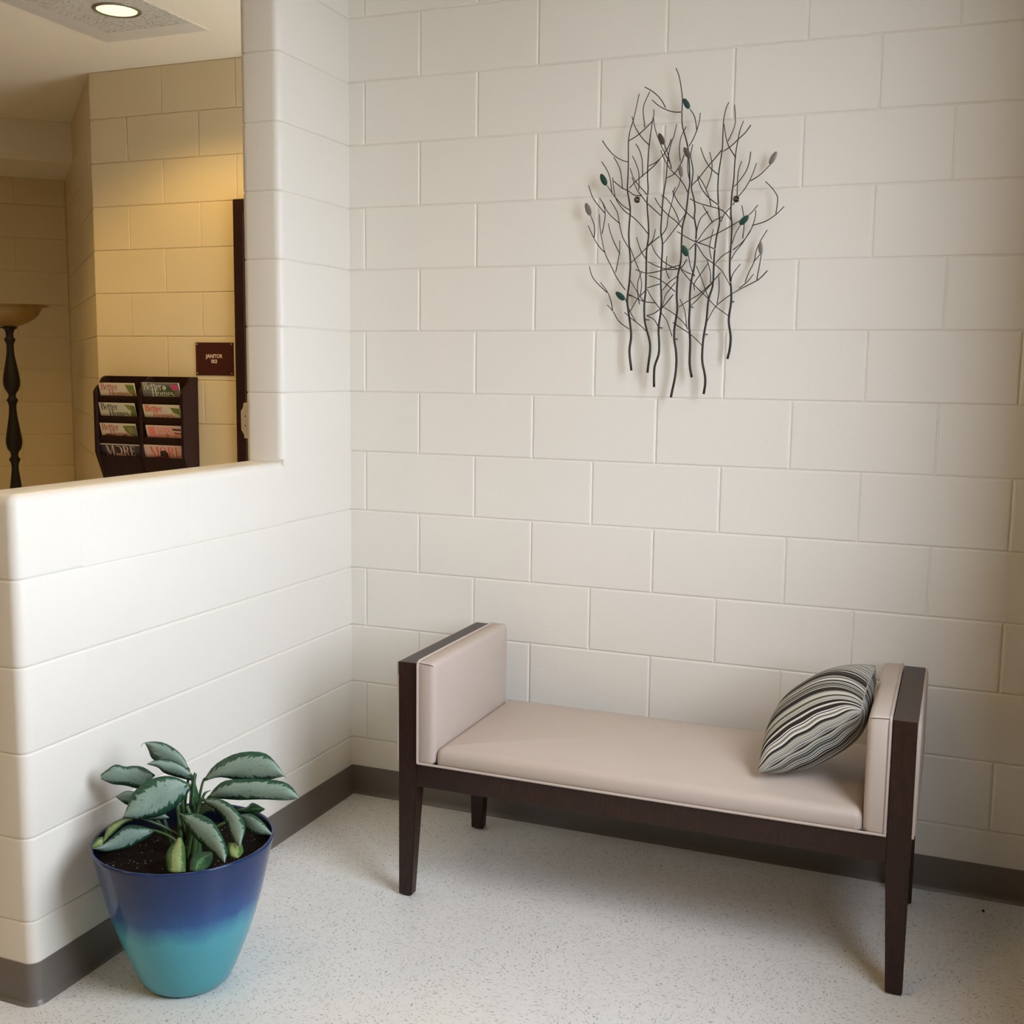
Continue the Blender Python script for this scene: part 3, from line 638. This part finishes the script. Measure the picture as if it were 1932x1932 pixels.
art = thing('wall_sculpture', 'metal branch wall sculpture with small enamel leaves above the bench', 'sculpture', (1.13, SCY, 1.9))
def asub(name, bm, mat, smooth=True, parent=art):
    bmesh.ops.translate(bm, verts=bm.verts, vec=(-1.13, -SCY, -1.9)); return mk(name, bm, mat, parent, smooth=smooth)
for n, L in enumerate(dec(TRUNKS)):
    pts = cr([(x, SCY+.004*math.sin(z*9+n*2), z) for x, z in L], 3)
    t = asub('trunk', tube(bmesh.new(), pts, .0038, .0012, 8), sc_m)
    x, z = L[5]
    asub('wall_spacer', tube(bmesh.new(), [(x, SCY+.004*math.sin(z*9+n*2), z), (x, -.0005, z)], .002, n=6), sc_m, parent=t)
for n, L in enumerate(dec(BRANCH)):
    ph = random.uniform(0, 6); am = random.uniform(.003, .012)*random.choice((-1, 1))
    N = len(L)-1
    pts = cr([(x, SCY+am*math.sin(PI*(i/N)*.9+.1)+.002*math.sin(ph), z) for i, (x, z) in enumerate(L)], 4)
    b = asub('branch', tube(bmesh.new(), pts, .0013, .0016, 6), sc_m)
    if n % 2 == 0:
        w = bmesh.new(); bmesh.ops.create_icosphere(w, subdivisions=1, radius=.0026, matrix=Matrix.Translation(pts[-1]))
        asub('weld', w, weld_m, parent=b)
for X, Z, a, b, ang, cc in [(1150,2278,16,8,120,'t'),(1078,2183,17,8,115,'d'),(1156,2139,17,8,120,'b'),(1139,2089,17,7,100,'g'),(1406,2110,18,8,62,'g'),(903,2075,18,9,118,'n'),(856,1990,19,9,112,'g'),(1330,1940,16,9,45,'n'),(1381,1860,17,7,95,'g'),(1159,1858,17,9,118,'n'),(964,1729,17,9,140,'n')]:
    a, b = a/1000*1.08, b/1000; t = math.radians(ang); d = Vector((math.cos(t), 0, math.sin(t))); s = Vector((-math.sin(t), 0, math.cos(t)))
    R = []
    for y, k in ((-.0009, .93), (-.0004, 1), (.0004, 1), (.0009, .93)):
        R.append([Vector((X/1000, SCY-.004+y, Z/1000)) + d*a*k*math.cos(2*PI*i/18) + s*b*k*math.sin(2*PI*i/18)*(1-.12*math.cos(2*PI*i/18)) for i in range(18)])
    asub('leaf', stack(bmesh.new(), R), lmats[cc])
for x, z in ((1.010, 2.012), (1.306, 2.001)):     # coiled wire ends
    pts = [(x+(.002+.0009*i/2)*math.cos(i*.7), SCY-.004-.0002*i, z+(.002+.0009*i/2)*math.sin(i*.7)) for i in range(18)]
    asub('coil', tube(bmesh.new(), pts, .0021, n=6), sc_m)

# ------------------------------------------------------------------ recessed ceiling light
dn = thing('ceiling_light', 'round recessed downlight glowing in the side room ceiling', 'light', (-1.185, .28, ZC))
mk('trim_ring', lathe(bmesh.new(), [(.076, -.004), (.080, -.0085), (.090, -.0075), (.093, -.003), (.093, -.001)], 48), M('light_ring', .4, (.22, .2, .16), .5, .6).m, dn, smooth=True)
em = M('glowing_lens', .5, (1, .9, .65)); em.b.inputs['Emission Color'].default_value = (1, .87, .50, 1); em.b.inputs['Emission Strength'].default_value = 1.12
mk('lens', lathe(bmesh.new(), [(0, -.0065), (.05, -.006), (.0765, -.0045)], 48), em.m, dn, smooth=True)

# ------------------------------------------------------------------ floor lamp
LX, LY = -2.787, 1.25
lamp = thing('floor_lamp', 'tall torchiere lamp with amber bowl shade and turned dark post', 'lamp', (LX, LY, 0))
k = 1/357.0
def pz(py): return 1.7015 - (py-617)*k*1.005
prof = [(7, 600)]
pr = [(14.5, 617.5), (14, 619.5), (9, 623), (7, 629), (6.6, 634), (7, 637), (10.9, 641), (9, 644), (6.6, 650), (6.7, 662), (7.6, 672), (11, 690), (14.2, 708), (15.4, 718), (15, 727), (12, 736), (8.5, 741), (6.3, 746), (7, 750), (10.9, 755.5), (8.6, 759), (6.7, 765), (6.8, 776), (7.9, 787), (12, 812), (14.8, 830), (14.8, 838), (12.5, 848), (7.5, 855), (6.3, 862), (10.7, 869), (8, 873), (6.4, 880), (6.6, 890), (8.2, 902), (11, 924), (14, 942), (15, 950), (14, 960), (9, 968), (6.5, 975), (10.8, 983), (7, 990), (6.6, 1010), (9, 1040), (12, 1070), (10, 1090)]
prof = [(r*k, pz(y)) for r, y in pr]
zb = prof[-1][1]
prof += [(.03, zb-.02), (.025, .12), (.035, .075), (.12, .045), (.15, .03), (.155, .01), (.15, 0), (0, 0)]
mk('post', lathe(bmesh.new(), [(0, prof[0][1]+.004)]+prof, 28), bronze_m, lamp, smooth=True)
shm = M('amber_glass_bowl', .3, (.24, .135, .035), .5)
shm.b.inputs['Transmission Weight'].default_value = .0
bowl = [(.0, 1.700), (.04, 1.7025), (.067, 1.712), (.10, 1.7265), (.131, 1.749), (.150, 1.772), (.163, 1.797), (.178, 1.8055), (.200, 1.812), (.202, 1.8145), (.199, 1.816), (.176, 1.811), (.158, 1.802), (.145, 1.776), (.126, 1.754), (.095, 1.732), (.05, 1.713), (0, 1.708)]
mk('shade', lathe(bmesh.new(), bowl, 48), shm.m, lamp, smooth=True)
mk('switch_knob', tube(bmesh.new(), [(-.02, -.02, 1.695), (-.058, -.028, 1.695)], .0032, n=8), bronze_m, lamp)

# ------------------------------------------------------------------ flat lettering
def ribbon(bm, pts, ws):
    pts = [Vector((x, y, 0)) for x, y in pts]; n = len(pts)
    ws = ws if isinstance(ws, (list, tuple)) else [ws]*n; L = []
    for i, p in enumerate(pts):
        d = (pts[min(i+1, n-1)]-pts[max(i-1, 0)]).normalized(); s = Vector((-d.y, d.x, 0))
        L.append((bm.verts.new(p+s*ws[i]/2), bm.verts.new(p-s*ws[i]/2)))
    for (a, b), (c, d) in zip(L, L[1:]): bm.faces.new((a, b, d, c))
def arc(cx, cy, rx, ry, a0, a1, n=14): return [(cx+rx*math.cos(math.radians(a0+(a1-a0)*i/n)), cy+ry*math.sin(math.radians(a0+(a1-a0)*i/n))) for i in range(n+1)]
def wv_(a0, a1, thin, thick, n=14): return [thin+(thick-thin)*abs(math.cos(math.radians(a0+(a1-a0)*i/n)))**1.3 for i in range(n+1)]
def bowl_(bm, cx, cy, rx, ry, a0, a1, thin=.035, thick=.15): ribbon(bm, arc(cx, cy, rx, ry, a0, a1), wv_(a0, a1, thin, thick))
def glyph(bm, ch, ox, s):
    b = bmesh.new(); st = lambda x, y0, y1, w=.15: ribbon(b, [(x, y0), (x, y1)], w); sf = lambda x, y, w=.34: ribbon(b, [(x-w/2, y), (x+w/2, y)], .04)
    if ch == 'B': st(.18, 0, 1); sf(.18, .02); sf(.18, .98); ribbon(b, [(.2, .98), (.36, .98)], .035); ribbon(b, [(.2, .53), (.38, .53)], .035); ribbon(b, [(.2, .02), (.38, .02)], .035); bowl_(b, .36, .755, .21, .225, 90, -90); bowl_(b, .38, .275, .25, .255, 90, -90); w = .74
    elif ch == 'e': bowl_(b, .29, .33, .21, .31, 5, 318, .035, .13); ribbon(b, [(.1, .35), (.5, .35)], .035); w = .56
    elif ch == 't': st(.2, .05, .84, .12); ribbon(b, [(.0, .64), (.42, .64)], .075); ribbon(b, [(.2, .06), (.3, .02), (.4, .07)], .045); w = .42
    elif ch == 'r': st(.17, 0, .64, .12); sf(.17, .02, .3); ribbon(b, [(.05, .63), (.2, .63)], .035); ribbon(b, [(.2, .45), (.3, .6), (.42, .6)], [.03, .08, .12]); w = .5
    elif ch == 'H': [(st(x, 0, 1), sf(x, .02), sf(x, .98)) for x in (.2, .72)]; ribbon(b, [(.2, .5), (.72, .5)], .035); w = .96
    elif ch == 'o': bowl_(b, .31, .33, .23, .31, 0, 360, .035, .13); w = .64
    elif ch == 'm': [(st(x, 0, .6 if i else .64, .12), sf(x, .02, .26)) for i, x in enumerate((.17, .5, .83))]; [ribbon(b, [(x, .5), (x+.16, .62), (x+.29, .6), (x+.33, .5)], [.03, .05, .08, .12]) for x in (.2, .53)]; w = 1.04
    elif ch == 's': ribbon(b, arc(.27, .48, .15, .14, 30, 250, 8)+[(.28, .32)]+arc(.27, .17, .17, .16, 70, -150, 8), [.04, .05, .06, .08, .09, .1, .1, .11, .12, .13, .12, .11, .1, .1, .09, .08, .06, .05, .04]); w = .52
    elif ch == 'M': st(.14, 0, 1, .04); sf(.14, .02, .26); ribbon(b, [(.16, .98), (.5, .04)], .16); ribbon(b, [(.5, .02), (.84, .98)], .04); st(.92, 0, 1, .17); sf(.92, .02, .32); ribbon(b, [(.02, .98), (.2, .98)], .04); ribbon(b, [(.84, .98), (1.06, .98)], .04); w = 1.12
    elif ch == 'O': bowl_(b, .46, .5, .36, .47, 0, 360, .035, .18); w = .94
    elif ch == 'R': st(.2, 0, 1, .17); sf(.2, .02); sf(.2, .98); ribbon(b, [(.2, .98), (.4, .98)], .035); ribbon(b, [(.2, .5), (.4, .5)], .035); bowl_(b, .4, .74, .23, .24, 90, -90, .035, .16); ribbon(b, [(.42, .5), (.56, .3), (.62, .08), (.76, .03)], [.05, .15, .14, .04]); w = .84
    elif ch == 'E': st(.2, 0, 1, .17); [ribbon(b, [(.05, y), (.62, y)], .04) for y in (.02, .98)]; ribbon(b, [(.2, .5), (.5, .5)], .035); ribbon(b, [(.62, .02), (.66, .25)], [.08, .03]); ribbon(b, [(.6, .98), (.64, .76)], [.08, .03]); ribbon(b, [(.5, .38), (.5, .62)], .05); w = .76
    else: w = .3
    mp = {}
    for v in b.verts: mp[v] = bm.verts.new((ox+v.co.x*s, v.co.y*s, 0))
    for f in b.faces: bm.faces.new([mp[v] for v in f.verts])
    b.free(); return ox+w*s
def serif(text, x, y, s, track=-.02, sx=1.0):
    bm = bmesh.new(); o = 0
    for ch in text: o = glyph(bm, ch, o, s)+track*s
    for v in bm.verts: v.co.x = x+v.co.x*sx; v.co.y += y
    return bm
def sans(name, text, size, mat, parent, loc, rot, align='CENTER', bold=0.0, sx=1.0):
    c = bpy.data.curves.new(name, 'FONT'); c.body = text; c.size = size; c.align_x = align; c.extrude = .0002; c.offset = bold
    t = bpy.data.objects.new(name, c); COL.objects.link(t)
    dg = bpy.context.evaluated_depsgraph_get(); dg.update(); me = bpy.data.meshes.new_from_object(t.evaluated_get(dg))
    bpy.data.objects.remove(t); me.materials.clear()
    o = link(name, me, mat, parent, loc, rot); o.scale = (sx, 1, 1); return o

# ------------------------------------------------------------------ room sign
sign = thing('door_sign', 'small maroon room sign reading JANITOR 003 beside the closet door', 'sign', (-1.291, 1.0, 1.538))
mk('plate', bx(-.105, .105, -.0045, .0, -.076, .076, .001, 1), M('maroon_plastic', .35, (.050, .009, .0075)).m, sign)
letter_m = M('cream_lettering', .5, (.72, .55, .45)).m
sans('lettering', 'JANITOR', .0240, letter_m, sign, (-.001, -.0049, .005), (PI/2, 0, 0), bold=.0004, sx=.95)
sans('lettering', '003', .0240, letter_m, sign, (-.001, -.0049, -.019), (PI/2, 0, 0), bold=.0004, sx=.95)
for x in (-.097, .095):
    for z in (-.066, .068):
        mk('screw', lathe(bmesh.new(), [(0, .002), (.0028, .0014), (.0036, 0)], 10), metal_m, sign, (x, -.0045, z), (PI/2, 0, 0))

# ------------------------------------------------------------------ thermostat on the far side of the pier
th = thing('thermostat', 'ivory wall thermostat on the inner side of the pier', 'thermostat', (-TH, -.362, 1.333))
def prism_x(prof, y0, y1):       # prof in (x, z)
    bm = bmesh.new(); stack(bm, [[(x, y, z) for x, z in prof] for y in (y0, y1)]); return bm
mk('back_plate', bx(-.020, 0.0, -.026, .03, -.056, .056, .002, 2), white_m, th)
mk('cover', prism_x([(-.019, -.052), (-.029, -.038), (-.034, -.03), (-.035, .028), (-.032, .034), (-.027, .040), (-.024, .055), (-.019, .055)], -.020, .022), white_m, th)
for z in (.014, -.016): mk('screw_hole', lathe(bmesh.new(), [(0, .0006), (.0022, .0006), (.0022, 0)], 10), dark_m, th, (-.014, -.0262, z), (PI/2, 0, 0))
# ------------------------------------------------------------------ magazine rack and magazines
RX0, RX1, RY, RZ0, RZ1 = -1.914, -1.389, 1.0, .90, 1.453
rack = thing('magazine_rack', 'dark mahogany wall rack with two columns of magazine pockets', 'magazine rack', ((RX0+RX1)/2, RY, RZ0))
def rsub(name, bm, mat=rack_m, parent=rack, smooth=False):
    bmesh.ops.translate(bm, verts=bm.verts, vec=(-(RX0+RX1)/2, -RY, -RZ0)); return mk(name, bm, mat, parent, smooth=smooth)
rsub('back_panel', bx(RX0+.004, RX1-.004, RY-.010, RY-.0005, RZ0, RZ1, .002, 1))
YF = RY-.112
def side(x0, x1, z1=RZ1, z0=RZ0, yf=YF):
    cz = z1-.075
    prof = [(RY-.0005, z0), (yf+.075, z0), (yf, z0+.19), (yf, cz)] + [(yf+.055*(1-math.cos(PI/2*k/6)) if 0 else yf+.055*math.sin(PI/2*k/6)**1.6, cz+.062*(k/6)) for k in range(1, 7)] + [(yf+.068, z1-.004), (yf+.080, z1), (RY-.0005, z1)]
    bm = bmesh.new(); stack(bm, [[(x, y, z) for y, z in prof] for x in (x0, x1)])
    bmesh.ops.bevel(bm, geom=[e for e in bm.edges if abs(e.verts[0].co.x-e.verts[1].co.x) < 1e-6], offset=.002, segments=1, affect='EDGES'); return bm
rsub('side_panel', side(RX0, RX0+.018)); rsub('side_panel', side(RX1-.018, RX1))
XM = -1.644
rsub('divider', side(XM-.009, XM+.009, yf=YF+.006))
TOPS = (1.360, 1.264, 1.170, 1.076)       # top edge of each pocket board
TIL = .26                                  # forward lean of boards and magazines (dy per dz)
cols = ((RX0+.018, XM-.009), (XM+.009, RX1-.018))
for (x0, x1) in cols:
    for k, zt in enumerate(TOPS):
        h = .058 if k < 3 else .165; yt = YF+.010; dy = h*TIL if k < 3 else h*.36
        b = [(x0, yt+dy, zt-h), (x1, yt+dy, zt-h), (x1, yt+dy+.009, zt-h), (x0, yt+dy+.009, zt-h)]
        t = [(x0, yt, zt), (x1, yt, zt), (x1, yt+.009, zt), (x0, yt+.009, zt)]
        rsub('pocket_board', hexa(bmesh.new(), b, t))
        u_, l_ = .030, .05; yb = yt+.030
        b = [(x0, yb+l_*TIL, zt-l_), (x1, yb+l_*TIL, zt-l_), (x1, yb+l_*TIL+.004, zt-l_), (x0, yb+l_*TIL+.004, zt-l_)]
        t = [(x0, yb-u_*TIL, zt+u_), (x1, yb-u_*TIL, zt+u_), (x1, yb-u_*TIL+.004, zt+u_), (x0, yb-u_*TIL+.004, zt+u_)]
        rsub('pocket_back', hexa(bmesh.new(), b, t))
        yb0, yb1 = yt+.055*(dy/h)+.008, yb+.052*TIL+.003
        rsub('pocket_floor', bx(x0, x1, yb0, max(yb1, yb0+.012), zt-.0575, zt-.0545))
C = lambda n, c: M(n, .3, c, .5).m
INK = {n: C('print_'+n, c) for n, c in dict(red=(.42, .055, .045), black=(.010, .010, .012), white=(.72, .70, .62), coral=(.75, .20, .15), coralred=(.62, .075, .04), green=(.12, .17, .035), dkgreen=(.045, .085, .03), olive=(.24, .22, .05), pink=(.55, .05, .16), grey=(.16, .16, .155), skin=(.50, .30, .24), hair=(.022, .012, .010), pinkw=(.62, .42, .38), pale=(.55, .54, .44), cream=(.62, .56, .46), brick=(.30, .06, .04), navy=(.03, .03, .045), pinktext=(.66, .43, .38)).items()}
paper_m = M('paper_edges', .7, (.68, .65, .58), .2).m
# column, row, cover, label, width, height above board, x shift, prints
def quadp(bm, pts):
    bm.faces.new([bm.verts.new((x, y, 0)) for x, y in pts]); return bm
def poly(pts): return quadp(bmesh.new(), pts)
def serif2(a, b): return [(a, b)]
MW, MH = .212, .27
def magazine(col, row, cover, label, up, dx, prints, w=.210):
    x0, x1 = cols[col]; zt = TOPS[row]; base = .012
    # plane of the magazine: front face, local x to the right, local y up along the lean, z toward the viewer
    L = math.sqrt(1+TIL*TIL); top = Vector((x0+dx, YF+.010+(.0175 if row < 3 else .0225)-up*TIL, zt+up))
    mag = thing('magazine', label, 'magazine', top, 'magazines in the wall rack')
    ang = math.atan(TIL)
    mag.rotation_euler = (PI/2+ang, 0, 0)        # local x right, local y up the cover, local z toward the viewer
    H = up+.045 if row == 3 else up+.05
    mk('pages', bx(.001, w-.001, -H+.001, -.001, .0006, .0046), paper_m, mag)
    mk('cover', bx(0, w, -H, 0, .0046, .0054, .0002, 1), INK[cover], mag)
    mk('back_cover', bx(0, w, -H, 0, 0, .0006), INK['cream'], mag)
    for i, (nm, bm, ink) in enumerate(prints):
        for v in bm.verts: v.co.z += .0056+.00012*i
        me = bpy.data.meshes.new(nm); bm.to_mesh(me); bm.free(); link(nm, me, INK[ink], mag)
    return mag
def bh(ink, s=.034): return [('title', serif('Better', .010, -.034, s, -.03, .98), ink), ('title', serif('Homes', .052, -.066, s, -.03, .98), ink)]
def photo(pts, ink): return ('cover_photo', poly(pts), ink)
magazine(0, 0, 'cream', 'magazine with red title, top of the left rack column', .061, .010, [photo([(.155, -.005), (.208, -.008), (.208, -.075), (.168, -.04)], 'olive'), photo([(.160, -.012), (.200, -.014), (.206, -.036), (.170, -.030)], 'green')]+bh('red'))
magazine(0, 1, 'pale', 'magazine with black title, second in the left rack column', .063, .008, [photo([(.152, -.006), (.20, -.010), (.205, -.04), (.170, -.030)], 'olive'), photo([(.19, -.01), (.211, -.012), (.211, -.08), (.178, -.07)], 'green')]+bh('black'))
magazine(0, 2, 'cream', 'magazine with red title and green leaf cover, third in left rack column', .060, .010, [photo([(.135, -.01), (.211, -.008), (.211, -.08), (.185, -.06), (.15, -.04)], 'green'), photo([(.155, -.018), (.19, -.016), (.20, -.05), (.17, -.045)], 'olive'), photo([(.01, -.06), (.04, -.05), (.11, -.062), (.15, -.05), (.155, -.085), (.01, -.085)], 'brick'), photo([(.190, -.02), (.211, -.03), (.211, -.075), (.2, -.06)], 'grey')]+bh('red'))
magazine(0, 3, 'navy', 'dark magazine with pink MORE title, bottom of left rack column', .055, .002, [photo([(0, -.001), (.238, -.001), (.238, -.0035), (0, -.0035)], 'white'), photo([(.085, -.05), (.115, -.042), (.14, -.055), (.155, -.09), (.08, -.09)], 'skin'), ('title', serif('MORE', .032, -.055, .048, .03, .98), 'pinktext'), photo([(.085, -.012), (.112, -.012), (.118, -.045), (.09, -.042)], 'hair')], w=.238)
magazine(1, 0, 'grey', 'grey garden magazine with white title, top of the right rack column', .066, .002, [photo([(.095, -.02), (.15, -.01), (.19, -.04), (.15, -.09), (.08, -.08)], 'dkgreen'), photo([(.118, -.020), (.130, -.012), (.142, -.020), (.134, -.034), (.122, -.034)], 'pale'), photo([(.165, -.008), (.206, -.008), (.208, -.034), (.172, -.034)], 'pink')]+bh('white', .036), w=.213)
magazine(1, 1, 'cream', 'two stacked magazines with red titles, second in the right rack column', .060, .006, [photo([(.155, -.012), (.206, -.016), (.208, -.050), (.17, -.035)], 'green'), ('title', serif('Homes', .018, -.030, .030, -.03, .9), 'coral')]+bh('coralred', .033))
magazine(1, 2, 'pinkw', 'pale magazine with coral block title, third in the right rack column', .057, .019, [photo([(.014, -.008), (.05, -.006), (.052, -.04), (.018, -.042)], 'coral'), photo([(.15, -.012), (.20, -.014), (.20, -.022), (.155, -.022)], 'hair'), photo([(.158, -.03), (.205, -.034), (.205, -.04), (.16, -.038)], 'brick'), photo([(.108, -.040), (.12, -.034), (.128, -.045), (.132, -.08), (.10, -.08)], 'olive')], w=.205)
g = bpy.data.objects['magazine.006']
sans('title', 'GOOD', .032, INK['coral'], g, (.062, -.032, .0058), (0, 0, 0), 'LEFT', .0004, .92)
sans('title', 'HOUSEKEEPING', .025, INK['coral'], g, (.014, -.056, .0058), (0, 0, 0), 'LEFT', .0004, .92)
magazine(1, 3, 'pinkw', 'pink magazine with red MORE title, bottom of the right rack column', .058, .001, [('title', serif('MORE', .034, -.055, .048, .03, .98), 'coralred'), photo([(.09, -.03), (.115, -.022), (.135, -.035), (.14, -.09), (.085, -.09)], 'hair'), photo([(.04, -.06), (.08, -.052), (.14, -.056), (.18, -.09), (.04, -.09)], 'brick')], w=.220)

# ------------------------------------------------------------------ a crumb on the floor
bm = bmesh.new(); bmesh.ops.create_icosphere(bm, subdivisions=2, radius=.0042)
for v in bm.verts: v.co = Vector((v.co.x*(1+random.uniform(-.2, .3)), v.co.y*1.3, max(-.0024, v.co.z*.75)))
cb = mk('crumb', bm, dark_m, None, (2.0835, -.0906, .0026)); cb['label'] = 'tiny black crumb on the floor by the right-hand baseboard'; cb['category'] = 'crumb'
